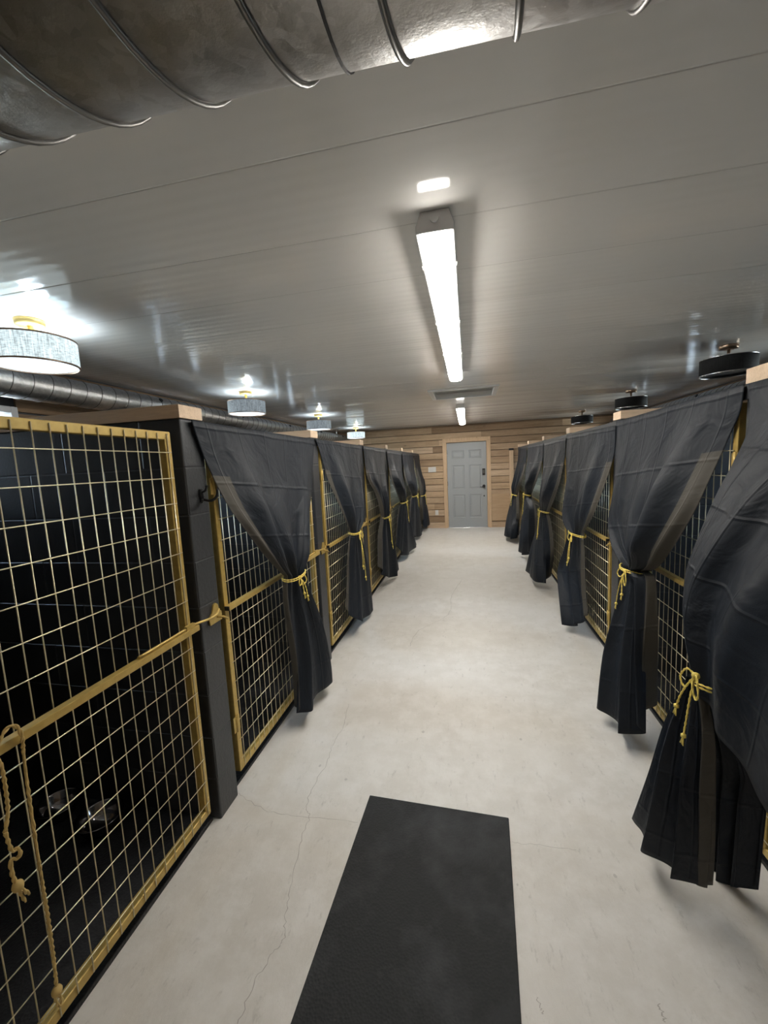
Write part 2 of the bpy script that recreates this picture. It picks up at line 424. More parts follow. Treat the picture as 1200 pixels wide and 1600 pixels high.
# stiles and rails with six recessed, raised panels
cols = [(.115, .405), (.51, .80)]; rows = [(.24, .80), (.93, 1.50), (1.66, 1.85)]
xs = [0, .115, .405, .51, .80, wd]; zs = [.012, .24, .80, .93, 1.50, 1.66, 1.85, DH-.004]
for i in range(5):
    for j in range(7):
        if i in (1, 3) and j in (1, 3, 5):
            X0, X1, Z0, Z1 = DX0+xs[i], DX0+xs[i+1], zs[j], zs[j+1]
            def ring(e, y): return [b.verts.new(p) for p in ((X0+e, y, Z0+e), (X1-e, y, Z0+e), (X1-e, y, Z1-e), (X0+e, y, Z1-e))]
            R_ = [ring(0, DY), ring(.014, DY+.012), ring(.028, DY+.012), ring(.048, DY+.003)]
            for p, q in zip(R_, R_[1:]):
                for k in range(4): b.faces.new((p[k], p[(k+1) % 4], q[(k+1) % 4], q[k]))
            b.faces.new(R_[-1])
        else:
            b.faces.new([b.verts.new(p) for p in ((DX0+xs[i], DY, zs[j]), (DX0+xs[i+1], DY, zs[j]), (DX0+xs[i+1], DY, zs[j+1]), (DX0+xs[i], DY, zs[j+1]))])
bmesh.ops.remove_doubles(b, verts=b.verts, dist=1e-5)
box(b, (DX0+.001, DY+.014, .012), (DX1-.001, DY+.045, DH-.004))
door = struct('door_1', b, M['door'])
b = B(); box(b, (DX1-.10, DY-.028, 1.245), (DX1-.035, DY-.001, 1.40)); o = obj('keypad_lock', b, M['blackmetal'], door, .008)
b = B()
for i in range(3):
    for j in range(4): box(b, (DX1-.088+i*.016, DY-.031, 1.29+j*.022), (DX1-.078+i*.016, DY-.027, 1.302+j*.022))
obj('keypad_button', b, M['hatch'], o)
b = B(); tube(b, [(DX1-.068, DY, .99), (DX1-.068, DY-.012, .99)], .033, 20); tube(b, [(DX1-.068, DY-.012, .99), (DX1-.068, DY-.05, .99)], .012, 12)
tube(b, [(DX1-.068, DY-.045, .99), (DX1-.068, DY-.052, .99), (DX1-.068, DY-.078, .99)], [.022, .033, .026], 20); obj('door_knob', b, M['blackmetal'], door)
b = B(); tube(b, [(DX1-.10, DY-.03, .98), (DX1-.16, DY-.03, .965)], .010, 8); obj('key', b, M['silver'], door)
b = B(); tube(b, [(DX1-.068, DY, .755), (DX1-.068, DY-.02, .755)], .017, 12); obj('door_stop', b, M['blackmetal'], door)
b = B()
for z in (.28, 1.02, 1.78): box(b, (DX0-.006, DY-.012, z), (DX0+.008, DY+.002, z+.1))
obj('hinge', b, M['silver'], door)
b = B(); box(b, (DX0-.03, YB-.05, 0), (DX1+.03, YB+.09, .014)); struct('trim_2', b, M['silver'], bevel=.003)

def plate(name, label, cat, x, z, wdt, h, rockers, kind):
    t = thing(name, label, cat, (x, YB-.022, z))
    b = B(); box(b, (-wdt/2, -.007, -h/2), (wdt/2, 0, h/2)); obj('cover_plate', b, M['white'], t, .002)
    for k in range(rockers):
        cx = (k-(rockers-1)/2)*.046
        if kind == 'switch':
            b = B(); box(b, (cx-.016, -.012, -.033), (cx+.016, -.006, .033)); obj('rocker', b, M['white'], t, .002)
        else:
            b = B(); box(b, (cx-.017, -.010, .006), (cx+.017, -.006, .036)); box(b, (cx-.017, -.010, -.036), (cx+.017, -.006, -.006))
            obj('receptacle', b, M['white'], t, .002)
plate('light_switch', 'white wall switch plate with several rockers left of the grey door', 'switch', -.845, 1.43, .185, .125, 3, 'switch')
plate('power_outlet', 'white wall outlet low on the plank wall left of the grey door', 'outlet', -.765, .385, .075, .12, 1, 'outlet')
b = B(); box(b, (.53, YB-.036, .16), (.93, YB-.024, .80)); struct('trim_3', b, M['ply'], bevel=.001)
# upright board at the end of the right row
t = thing('end_post', 'raw pine upright post closing the far end of the right stall row', 'post', (.97, YB-.08, 0))
b = B(); box(b, (-.035, -.03, 0), (.055, .03, 1.79)); obj('post', b, M['pine_z'], t, .003)
b = B(); box(b, (-.04, -.035, 1.79), (.06, .035, 1.835)); obj('post_cap', b, M['black'], t, .003)

# ceiling hatch
t = thing('ceiling_hatch', 'white framed rectangular attic hatch in the ceiling between the two tube lights', 'hatch', ((HX0+HX1)/2, (HY0+HY1)/2, HC))
hw, hl = (HX1-HX0)/2, (HY1-HY0)/2; b = B()
box(b, (-hw-.05, -hl-.05, -.02), (hw+.05, -hl+.004, 0)); box(b, (-hw-.05, hl-.004, -.02), (hw+.05, hl+.05, 0))
box(b, (-hw-.05, -hl+.004, -.02), (-hw+.004, hl-.004, 0)); box(b, (hw-.004, -hl+.004, -.02), (hw+.05, hl-.004, 0)); obj('hatch_frame', b, M['white'], t, .004)
b = B(); box(b, (-hw, -hl, .05), (hw, hl, .07)); obj('hatch_panel', b, M['hatch'], t)

# ------------------------------------------------------------------ stall partitions
def partition(s, y, label, hook=False, catch=True):
    X = XL if s > 0 else XR; W = WL+.001 if s > 0 else WR-.001
    t = thing('stall_partition', label, 'partition', (X, y, 0), 'block partitions between the stalls')
    L = W-X
    b = B(); box(b, (0, 0, 0), (L, PT, TOP)); o = obj('block_wall', b, M['block'], t, .006)
    b = B(); box(b, (s*.004, -.004, TOP), (L+s*.026, PT+.004, TOP+CAP)); obj('cap_board', b, M['pine'], t, .002)
    if catch:
        b = B(); z = .945
        pl = [(.085, z+.055), (.10, z+.06), (.115, z+.05), (.122, z+.02), (.138, z+.01), (.138, z-.03), (.05, z-.03), (.045, z+.0), (.058, z+.012), (.07, z+.02)]
        f = [b.verts.new((s*.002, a, c)) for a, c in pl]; g = [b.verts.new((s*.009, a, c)) for a, c in pl]
        b.faces.new(f); b.faces.new(g)
        for i in range(len(pl)): b.faces.new((f[i], f[(i+1) % len(pl)], g[(i+1) % len(pl)], g[i]))
        tube(b, [(s*.009, .10, z-.005), (s*.028, .12, z-.012), (s*.034, .145, z-.03)], .005, 6)
        obj('latch_plate', b, M['gold'], t)
    if hook:
        b = B(); z = 1.495
        tube(b, [(s*.004, .085, z-.02), (s*.004, .085, z+.035)], .011, 10)
        tube(b, catmull([(s*.006, .085, z+.02), (s*.03, .08, z+.028), (s*.042, .075, z+.05)], 5), .005, 8)
        tube(b, catmull([(s*.006, .085, z-.01), (s*.045, .088, z-.018), (s*.07, .095, z-.002), (s*.075, .10, z+.03)], 5), .006, 8)
        tube(b, catmull([(s*.006, .085, z-.01), (s*.03, .05, z-.02), (s*.045, .03, z-.012)], 5), .005, 8)
        obj('coat_hook', b, M['blackmetal'], t)
    return t
ordn = ['first', 'second', 'third', 'fourth', 'fifth', 'sixth', 'seventh']
for k in range(-1, 6):
    partition(1, YL+k*P, ('dark grey block partition capped with pine, left row, ' + (ordn[k] + ' one in view from the camera' if k >= 0 else 'beside the camera')), hook=(k == 0))
for k in range(-1, 6):
    partition(-1, YR+k*P, ('dark grey block partition capped with pine, right row, ' + (ordn[k] + ' one from the camera' if k >= 0 else 'beside the camera')))

# ------------------------------------------------------------------ wire gates
FT = .032
def gate(s, wid, label, sag=0):
    t = thing('wire_gate', label, 'gate', (0, 0, 0), 'gold wire mesh stall gates')
    z0, z1 = .095, 1.768; xo = 0.0; xi = -s*FT      # outer face flush with the pier front
    b = B()
    # four mitred tubes
    for zz in ((z0, z0+FT), (z1-FT, z1)): 
        o0, o1 = (0, FT)
        a, c = zz; lo = (a == z0)
        q = [(0, a), (wid, a), (wid-FT, c), (FT, c)] if lo else [(FT, a), (wid-FT, a), (wid, c), (0, c)]
        v0 = [b.verts.new((xo, y, z)) for y, z in q]; v1 = [b.verts.new((xi, y, z)) for y, z in q]
        b.faces.new(v0); b.faces.new(v1)
        for i in range(4): b.faces.new((v0[i], v0[(i+1) % 4], v1[(i+1) % 4], v1[i]))
    for side in (0, 1):
        q = [(0, z0), (FT, z0+FT), (FT, z1-FT), (0, z1)] if side == 0 else [(wid, z0), (wid-FT, z0+FT), (wid-FT, z1-FT), (wid, z1)]
        v0 = [b.verts.new((xo, y, z)) for y, z in q]; v1 = [b.verts.new((xi, y, z)) for y, z in q]
        b.faces.new(v0); b.faces.new(v1)
        for i in range(4): b.faces.new((v0[i], v0[(i+1) % 4], v1[(i+1) % 4], v1[i]))
    obj('gate_frame', b, M['gold'], t, .003)
    b = B(); wr = .0019; xw = s*(wr+.0005)
    y = wid-.022
    while y > .015:
        tube(b, [(xw, y, z0+.006), (xw, y, z1-.008)], wr, 6); y -= .0508
    z = z1-.082
    while z > z0+.03:
        if abs(z-.955) > .03: tube(b, [(xw+s*wr*1.6, .010, z), (xw+s*wr*1.6, wid-.010, z)], wr, 6)
        z -= .1016
    obj('wire_mesh', b, M['wire'], t)
    b = B(); box(b, (s*.008, -.012, .942), (s*.034, wid+.01, .966)); rl = obj('middle_rail', b, M['gold'], t, .002)
    b = B(); box(b, (s*.009, -.016, .944), (s*.033, -.012, .964)); obj('end_cap', b, M['black'], rl)
    b = B(); xr = s*.022
    tube(b, catmull([(xr, wid-.30, .972), (xr, wid-.1, .972), (xr, wid-.01, .972), (xr+s*.012, wid+.06, .966), (xr+s*.014, wid+.12, .965), (xr, wid+.165, .975)], 6), .0055, 8)
    box(b, (xr-.007, wid-.06, .966), (xr+.007, wid-.01, .982)); obj('latch_arm', b, M['gold'], t)
    for z in (.32, 1.50):
        b = B(); box(b, (s*.002, -.028, z), (s*.007, .022, z+.075)); tube(b, [(s*.008, -.003, z-.004), (s*.008, -.003, z+.079)], .006, 8)
        obj('hinge', b, M['gold'], t)
    return t
gl = gate(1, 1.18, ''); gr = gate(-1, 1.18, ''); gls = gate(1, .97, ''); grs = gate(-1, .86, '')
def g_at(src, first, x, y, label):
    if first: src.location = (x, y, 0); src['label'] = label; return src
    return dup(src, (x, y, 0), label)
for k in range(-1, 5):
    lab = ('uncovered gold wire gate at the left edge, nearest the camera' if k < 0 else
           'gold framed wire gate behind the %s tied curtain of the left row' % ordn[k])
    g_at(gl, k == -1, XL, YL+k*P+PT+.038, lab)
g_at(gls, True, XL, YL+5*P+PT+.04, 'gold framed wire gate behind the last curtain of the left row by the back wall')
for k in range(-1, 5):
    lab = 'gold framed wire gate behind the %s tied curtain of the right row' % ordn[k+1]
    g_at(gr, k == -1, XR, YR+k*P+PT+.038, lab)
# far right bay: narrow board panel instead of a gate
for ch in list(grs.children_recursive): bpy.data.objects.remove(ch)
bpy.data.objects.remove(grs)

# rubber mats in the stalls
def stallmat(s, y0, y1, label):
    X = XL if s > 0 else XR; W = WL+.03 if s > 0 else WR-.03
    b = B(); box(b, (X-s*.036, y0+.01, 0), (W, y1-.01, .019))
    tag(obj('stall_mat', b, M['stall'], None, .003), label, 'mat', 'black rubber mats inside the stalls')
for k in range(-1, 6):
    stallmat(1, YL+k*P+PT, min(YL+(k+1)*P, YB-.03), 'black rubber mat on the stall floor ' + ('behind the uncovered gate at left' if k < 0 else 'behind the %s curtain of the left row' % ordn[k]))
    stallmat(-1, YR+k*P+PT, min(YR+(k+1)*P, YB-.13), 'black rubber mat on the stall floor ' + ('behind the %s curtain of the right row' % ordn[k+1] if k < 5 else 'behind the end post of the right row'))
# aisle mat
b = B(); box(b, (-.322, -.61*2, 0), (.322, 0, .012))
o = obj('rubber_mat', b, M['rubber'], None, .003, (-.182, 1.698, 0)); o.rotation_euler.z = math.radians(-2.5)
tag(o, 'black textured rubber mat lying on the concrete aisle in front', 'mat')

# ------------------------------------------------------------------ curtains
def resample(px, n):
    P_ = [Vector((a, c_)) for a, c_ in px]; d = [0]
    for a, c_ in zip(P_, P_[1:]): d.append(d[-1]+(c_-a).length)
    Q = catmull([Vector((p.x, p.y, 0)) for p in P_], 12); dd = [0]
    for a, c_ in zip(Q, Q[1:]): dd.append(dd[-1]+(c_-a).length)
    out = []
    for i in range(n):
        t = dd[-1]*i/(n-1); j = 0
        while j < len(dd)-2 and dd[j+1] < t: j += 1
        f = (t-dd[j])/max(1e-9, dd[j+1]-dd[j]); out.append(Q[j].lerp(Q[j+1], min(1, max(0, f))))
    return out
def sm(a): a = min(1, max(0, a)); return a*a*(3-2*a)
def cloth_rows(bm, uvl, rows, NU, s, seed, strip=(0, .07), v0=0, vlen=1.75, pull=0, ew=.10):
    """rows: (A, B, mid offset, amp1, amp2, roll) -> cloth grid; A = edge nearest the camera"""
    rnd = random.Random(seed); ph = [rnd.uniform(0, 6.28) for _ in range(6)]; nf = rnd.uniform(2.1, 2.8)
    vs = []; NV = len(rows); s0_ = max(.05, strip[1])
    for iv, (A, Bp, D, a1, a2, roll) in enumerate(rows):
        e = (Bp-A); L = e.length; e.normalize() if L > 1e-6 else None
        n = Vector((s, 0, 0)); r_ = []
        for iu in range(NU+1):
            u = iu/NU
            uu = u + .018*math.sin(2*math.pi*(2*u)+ph[3])
            f1 = math.sin(2*math.pi*nf*uu+ph[0]); f2 = math.sin(2*math.pi*nf*1.83*uu+ph[1]) + .3*math.sin(2*math.pi*nf*3.3*uu+ph[2])
            off = a1*(.9+f1) + a2*(1.1+f2)*.8
            off *= (sm(u/.06)*.7+.3)*(sm((1-u)/ew)*.85+.15)
            off += roll*(math.exp(-((u-.23)/.085)**2) + .42*math.exp(-((u-.84)/.07)**2) + .12*sm((u-s0_)/.2)*sm((1-u)/.15))
            lat = a1*.35*math.cos(2*math.pi*nf*uu+ph[0]) * (4*u*(1-u))
            w = 1-(1-u)**(1+pull*min(1, iv/45))
            p = A + (Bp-A)*w + e*lat + n*off + D*(4*u*(1-u))
            r_.append(bm.verts.new(p))
        vs.append(r_)
    for iv in range(NV-1):
        for iu in range(NU):
            f = bm.faces.new((vs[iv][iu], vs[iv][iu+1], vs[iv+1][iu+1], vs[iv+1][iu])); f.smooth = True
            u = (iu+.5)/NU
            f.material_index = 1 if strip[0] <= u < strip[1] and (v0 > 0 or iv > 13) else 0
            for lp, (a, c_) in zip(f.loops, ((iu, iv), (iu+1, iv), (iu+1, iv+1), (iu, iv+1))):
                lp[uvl].uv = (a/NU*1.45, v0+c_/(NV-1)*vlen)
    return vs
def finish_curtain(bm, label):
    o = obj('curtain', bm, [M['cloth'], M['lining']], None, fix=False)
    md = o.modifiers.new('thick', 'SOLIDIFY'); md.thickness = .0022; md.offset = 0
    return tag(o, label, 'curtain', 'charcoal curtains tied back over the stall gates')
def rope_bow(c, rx, ry, s, label, size=1.0, seed=0, tail=(.16, .2), front=None):
    """cord wound round the gathered cloth with a bow and two tails"""
    rnd = random.Random(seed); b = B(); c = Vector(c)
    for dz in (-.005, .006):
        ring = [c+Vector((rx*math.cos(a), ry*math.sin(a), dz+.004*math.sin(a*2))) for a in [i*2*math.pi/20 for i in range(21)]]
        rope(b, ring, .0035)
    k = c + (Vector(front) if front else Vector((s*rx, -ry*.35, 0)))
    nx = Vector((s*.012, 0, 0)); e = Vector((0, -1, 0))
    lathe(b, [(0, -.012), (.010, -.006), (.012, 0), (.010, .007), (0, .012)], 8, 0, k)
    for sg, ln in ((1, .055*size), (-1, .05*size)):
        dn = rnd.uniform(.6, 1.1)
        rope(b, [k, k+nx+e*sg*ln*.55+Vector((0, 0, .01)), k+nx*1.6+e*sg*ln+Vector((0, 0, -ln*dn*.55)), k+nx*1.3+e*sg*ln*.6+Vector((0, 0, -ln*dn)), k+nx+e*sg*ln*.1+Vector((0, 0, -ln*.4)), k], .0033)
    for sg, ln in ((1, tail[0]), (-1, tail[1])):
        j = rnd.uniform(-.01, .01)
        q = [k, k+nx*1.5+e*sg*.012+Vector((0, 0, -ln*.3)), k+nx*2.2+e*(sg*.022+j)+Vector((0, 0, -ln*.65)), k+nx*2.6+e*(sg*.026+j*2)+Vector((0, 0, -ln))]
        rope(b, q, .0033); lathe(b, [(0, -.01), (.008, -.004), (.008, .004), (0, .01)], 8, 0, q[-1])
        for a in (-.008, 0, .009): tube(b, [q[-1], q[-1]+Vector((s*.004, a, -.03))], .002, 5)
    return tag(obj('tie_rope', b, M['rope'], None), label, 'rope', 'yellow cords tying the curtains')
def curtain(s, Aup, Bup, Adn, Bdn, Mdn, seed, label, rlabel, xt=.10, zb=.10, NU=110, amp=1.0, roll=.050, xa=None, tail=(.16, .2), strip=.08, size=1.0, bulge=.012):
    X0 = XL if s > 0 else XR
    NVu, NVd = 44, 40
    Au, Bu = resample(Aup, NVu), resample(Bup, NVu); Ad, Bd = resample(Adn, NVd), resample(Bdn, NVd)
    xtop = X0 + s*.016; xtie = X0 + s*xt; rows = []
    for i in range(NVu):
        t = i/(NVu-1); x = xtop+(xtie-xtop)*sm((t-.1)/.9)
        a1 = amp*(.002+.026*sm(t*1.1)**2.2); a2 = amp*(.001+.012*sm(t)**2)
        if t > .85: g = (t-.85)/.15; a1 *= 1-.35*g
        A_ = pt(Au[i].x, Au[i].y, 0, x-s*.010*sm(t*3)); B_ = pt(Bu[i].x, Bu[i].y, 0, x-s*.008)
        rows.append((A_, B_, Vector((s*bulge*math.sin(math.pi*t)**1, 0, 0)), a1, a2, roll*sm(t*1.8)*(1-.5*sm((t-.8)/.2))))
    tieA, tieB = rows[-1][0], rows[-1][1]
    def bott(p):
        q = pt(p[0], p[1], 2, zb); lim = X0+s*.05
        if (q.x-lim)*s < 0: q = pt(p[0], p[1], 0, lim)
        return q
    qA, qB = bott(Adn[-1]), bott(Bdn[-1]); qM = bott(Mdn)
    for i in range(1, NVd):
        t = i/(NVd-1)
        xA = tieA.x+(qA.x-tieA.x)*sm(t)**.8; xB = tieB.x+(qB.x-tieB.x)*sm(t)**.8
        A_ = pt(Ad[i].x, Ad[i].y, 0, xA); B_ = pt(Bd[i].x, Bd[i].y, 0, xB)
        D = (qM-(qA+qB)/2)*t*t
        a1 = amp*(.018+.012*sm(t*1.5)); a2 = amp*(.012-.005*t)
        if t > .0: D = D - Vector((s, 0, 0))*a1*.6*t
        rows.append((A_, B_, D, a1, a2, roll*.5*(1-t*.7)))
    bm = B(); uvl = bm.loops.layers.uv.new('UVMap')
    cloth_rows(bm, uvl, rows, NU, s, seed, (0, strip))
    o = finish_curtain(bm, label)
    c = (tieA+tieB)/2; hl = (tieB-tieA).length/2
    rope_bow((c.x+s*.030*amp, c.y, c.z), .042*amp+.012, hl+.012, s, rlabel, size, seed, tail)
    return o
CL = 'charcoal curtain tied back over the %s'
curtain(1, [(298,656),(317,712),(350,783),(377,825),(408,868),(440,900)], [(491,687),(488,740),(485,783),(474,850),(464,898)],
        [(440,902),(438,930),(441,969),(447,1010),(452,1050),(456,1103)], [(466,898),(478,925),(492,960),(503,995),(511,1030),(514,1052)], (478,1108), 3,
        CL % 'second gate of the left row, beside the coat hook', 'yellow cord bow on the left row curtain nearest the camera', NU=150, roll=.058, strip=.10, tail=(.09, .12))
curtain(1, [(493,686),(502,715),(512,750),(527,787),(545,831)], [(566,697),(566,740),(565,768),(560,805),(553,833)],
        [(545,835),(541,870),(540,900),(538,950)], [(556,834),(564,860),(572,893),(578,938)], (565,970), 11,
        CL % 'third gate of the left row', 'yellow cord with long tails on the second curtain of the left row', tail=(.3, .42), size=1.2)
curtain(1, [(567,697),(573,744),(585,772),(594,807)], [(602,704),(602.5,747),(601,782),(603,807)],
        [(593,810),(588,844),(588,885)], [(605,809),(614,844),(620,870),(623,890)], (606,903), 21,
        CL % 'fourth gate of the left row', 'yellow cord on the third curtain of the left row', tail=(.3, .38), size=1.2, NU=80)
curtain(1, [(604,705),(609.5,744),(618,768),(624,784)], [(627,709),(628,739),(630,765),(632,784)],
        [(623,787),(619,817),(618,846)], [(633,787),(641,817),(650,851)], (630,868), 34,
        CL % 'fifth gate of the left row', 'yellow cord on the fourth curtain of the left row', NU=70, tail=(.25, .3), size=1.2)
curtain(1, [(628,709),(632,747),(637.5,765),(642,774)], [(646,711),(648,745),(648.5,765),(649,774)],
        [(641,777),(638,800),(638,828)], [(650,777),(655,800),(660,831)], (649,839), 41,
        CL % 'sixth gate of the left row', 'yellow cord on the fifth curtain of the left row', NU=60, size=1.2)
curtain(1, [(646,712),(651,739),(654,758),(656,773)], [(662.5,711),(664,739),(664,758),(662,773)],
        [(656,776),(655,791),(657,819)], [(663,776),(666,796),(669.5,817.5)], (664,824), 55,
        CL % 'last gate of the left row against the back wall', 'yellow cord on the last curtain of the left row by the back wall', NU=60)
# right row (A = near edge, on the right in the photo)
curtain(-1, [(1164,600),(1158,640),(1141,681),(1112,747),(1090,798),(1061,850),(1036,884),(1018,893)], [(963,659),(961,707),(960,787),(961,817),(973,850),(990,886)],
        [(1020,895),(1029,905),(1032,950),(1033,1000),(1031,1101)], [(986,889),(982,925),(972,965),(957,1020),(945,1094)], (988,1148), 62,
        CL % 'second right row gate, taupe lining turned out', 'yellow cord bow with knotted tails on the second curtain of the right row', NU=170, roll=.078, strip=.10, tail=(.12, .2), size=1.2, amp=1.25)
curtain(-1, [(962,665),(960.5,707.5),(946,760),(932,802.5),(916,830)], [(885,681),(884.5,731),(887,793),(892,818),(899,836)],
        [(914,837),(917,874),(919,921),(922.5,961)], [(895,838),(888,860),(877,890),(878.6,933),(881,971)], (902,978), 73,
        CL % 'third gate of the right row', 'yellow cord bow on the third curtain of the right row', tail=(.2, .25), size=1.3)
curtain(-1, [(884.5,684),(882,719),(872.6,762),(859,798)], [(850,693),(849,731),(848,767),(848,797)],
        [(858,802),(863,826),(865.5,862),(861,899)], [(846,802),(839,825),(830,855),(821.6,891.6)], (848,911), 84,
        CL % 'fourth gate of the right row', 'yellow cord on the fourth curtain of the right row', tail=(.28, .33), size=1.2, NU=80)
curtain(-1, [(849,693),(847.7,719),(839,750),(831,772)], [(824.7,698),(823,731),(824,760),(823,772)],
        [(831,776),(838,795),(839,826),(835,853)], [(822,776),(816,814),(811,859)], (824,867), 95,
        CL % 'fifth gate of the right row', 'yellow cord on the fifth curtain of the right row', NU=70, tail=(.25, .3), size=1.2)
curtain(-1, [(823.5,700),(821.5,726.5),(815.6,755),(810,772)], [(810,700),(808,731),(803,772)],
        [(811,777),(813,807),(812,836)], [(802,777),(794,807),(789,831)], (800,842), 97,
        CL % 'sixth gate of the right row by the end post', 'yellow cord on the last curtain of the right row by the end post', NU=60, size=1.2)

# nearest right curtain: upper cloth sagging over the cord, skirt below it
def near_curtain():
    bm = B(); uvl = bm.loops.layers.uv.new('UVMap'); s = -1; NV = 60
    Bpx = resample([(1167,600),(1172,640),(1166,680),(1149,717),(1127,764),(1102,836),(1085,889),(1080,950),(1082,1010),(1086,1052)], NV)
    Aend = pt(1290, 1395, 0, .80)
    rows = []
    for i in range(NV):
        t = i/(NV-1); xB = 1.019-(1.019-.74)*sm(t*1.05)
        B_ = pt(Bpx[i].x, Bpx[i].y, 0, xB)
        A_ = Vector((1.019, .33, TOP-.01)).lerp(Aend, t); A_.x -= .03*math.sin(math.pi*t)
        sag = Vector((-.015*math.sin(math.pi*min(1, t)), 0, -.02*t*t))
        rows.append((A_, B_, sag, .002+.009*sm(t*1.5)*(1-.6*sm((t-.75)*4)), .002+.020*sm(t*1.6)*(1-.5*sm((t-.75)*4)), 0))
    # turn the lower border under and back up toward the cord
    A0, B0, D0, a1, a2, _ = rows[-1]
    for i in range(1, 9):
        g = i/8; rows.append((A0+Vector((.08*g, 0, -.02*math.sin(math.pi*g)+.16*g)), B0+Vector((.03*g, 0, -.01*g)), D0+Vector((.05*g, 0, .05*g)), a1*(1-.5*g), a2*(1-.5*g), 0))
    cloth_rows(bm, uvl, rows, 190, s, 5, (-1, -1), pull=1.3, ew=.20)
    tie = B0.copy()
    # skirt
    NV = 46
    Bp = resample([(1083,1056),(1062,1082),(1045,1115),(1034,1144),(1015,1207),(989,1279)], NV)
    Ap = resample([(1100,1062),(1112,1100),(1124,1160),(1127,1250),(1126,1320),(1122,1384)], NV)
    qB = pt(989,1279,2,.10); qA = pt(1122,1384,2,.08); qM = pt(1050,1362,2,.09)
    rows = []
    for i in range(NV):
        t = i/(NV-1)
        B_ = pt(Bp[i].x, Bp[i].y, 0, tie.x+(qB.x-tie.x)*sm(t)**.8); A_ = pt(Ap[i].x, Ap[i].y, 0, tie.x+.03+(qA.x-tie.x-.03)*sm(t)**.8)
        D = (qM-(qA+qB)/2)*t*t + Vector((1, 0, 0))*.015*t
        rows.append((A_, B_, D, .012+.018*sm(t*1.5), .006-.004*t, -.0))
    cloth_rows(bm, uvl, rows, 120, s, 8, (0, .2), 1.0, 1.0)
    # inner part of the skirt, folded back toward the gate
    rows = []
    for i in range(NV):
        t = i/(NV-1)
        B_ = pt(Ap[i].x-6, Ap[i].y, 0, tie.x+.05+(qA.x+.05-tie.x-.03)*sm(t)**.8)
        A_ = Vector((.955, tie.y-.06+.0*t, tie.z-(tie.z-.08)*t)) + Vector((-.17*(1-sm(t*2)), .03*t, 0))
        rows.append((A_, B_, Vector((0, 0, 0)), .004+.02*sm(t*1.5), .006, 0))
    cloth_rows(bm, uvl, rows, 60, s, 9, (-1, -1), 1.0, 1.0)
    finish_curtain(bm, CL % 'nearest gate at the right edge, sagging over its cord')
    kp = pt(1087, 1056, 0, tie.x-.055); cc = Vector((tie.x+.03, tie.y-.05, tie.z-.012))
    rope_bow(cc, .05, .055, s, 'twisted gold cord knotted round the nearest curtain at the right edge', 1.0, 2, (.20, .13), front=kp-cc)
near_curtain()

# slim black rods that carry the curtains
def rod(s, y0, y1, label):
    X = (XL if s > 0 else XR)+s*.004
    b = B(); box(b, (X-.003, y0, 1.772), (X+.003, y1, 1.822))
    tag(obj('curtain_rail', b, M['black'], None, .001), label, 'curtain rail', 'black strips carrying the curtains')
for k in range(0, 6):
    y0 = YL+k*P+PT/2+.0; y1 = min(YL+(k+1)*P+PT/2-.01, YB-.03)
    rod(1, y0, y1, 'black hanging strip behind the top of the %s curtain, left row' % ordn[k])
for k in range(-1, 5):
    rod(-1, YR+k*P+PT/2, YR+(k+1)*P+PT/2-.01, 'black hanging strip behind the top of the %s curtain, right row' % ordn[k+1])

# ------------------------------------------------------------------ loose rope on the near gate, bowls
b = B(); xg = XL+.042
def gp(x, y, dx=0): return pt(x, y, 0, XL+.012+dx)
rope(b, [gp(8,1300,.02), gp(12,1262,.02), gp(3,1200,.025), gp(-8,1180,.03), gp(2,1152,.032), gp(14,1136,.03), gp(26,1136,.032), gp(34,1150,.034), gp(37,1180,.02), gp(46,1250,.012), gp(58,1330,.01), gp(66,1380,.01), gp(76,1440,.01), gp(84,1500,.01), gp(88,1540,.012)], .0048)
rope(b, [gp(8,1300,.02), gp(18,1328,.02), gp(27,1326,.024), gp(32,1334,.026), gp(25,1342,.02), gp(17,1345,.02), gp(19,1366,.02), gp(27,1384,.02), gp(34,1390,.026), gp(45,1396,.02)], .0048)
rope(b, [gp(27,1384,.022), gp(33,1398,.02), gp(40,1408,.02)], .004)
for q in (gp(28,1384,.022), gp(89,1548,.014)): lathe(b, [(0, -.016), (.011, -.009), (.013, 0), (.010, .009), (0, .016)], 10, 0, q)
rope(b, [gp(88,1545,.012), gp(96,1562,.012), gp(92,1572,.012), gp(84,1556,.012)], .004)
o = obj('loose_rope', b, mat('gold_rope', (.52, .36, .12), .6), None); tag(o, 'twisted gold rope hanging over the middle rail of the nearest left gate', 'rope')
def bowl(x, y, label, r=.085):
    b = B(); lathe(b, [(0, 0), (r*.62, 0), (r*.70, .004), (r*.86, .03), (r*.97, .062), (r*1.06, .066), (r*1.07, .070), (r*1.0, .071), (r*.94, .066), (r*.82, .032), (r*.66, .009), (0, .006)], 44)
    o = obj('dog_bowl', b, M['bowl'], None, 0, (x, y, .0195)); return tag(o, label, 'bowl', 'shiny bowls in the uncovered stall')
M['bowl'] = mat('shiny_bowl', (.30, .29, .30), .12, 1)
p1 = pt(90, 1258, 2, .075); p2 = pt(156, 1277, 2, .075)
bowl(p1.x, p1.y, 'shiny dark bowl on the stall floor, left one of the two behind the near gate')
bowl(p2.x, p2.y, 'shiny dark bowl on the stall floor, right one of the two behind the near gate', .09)

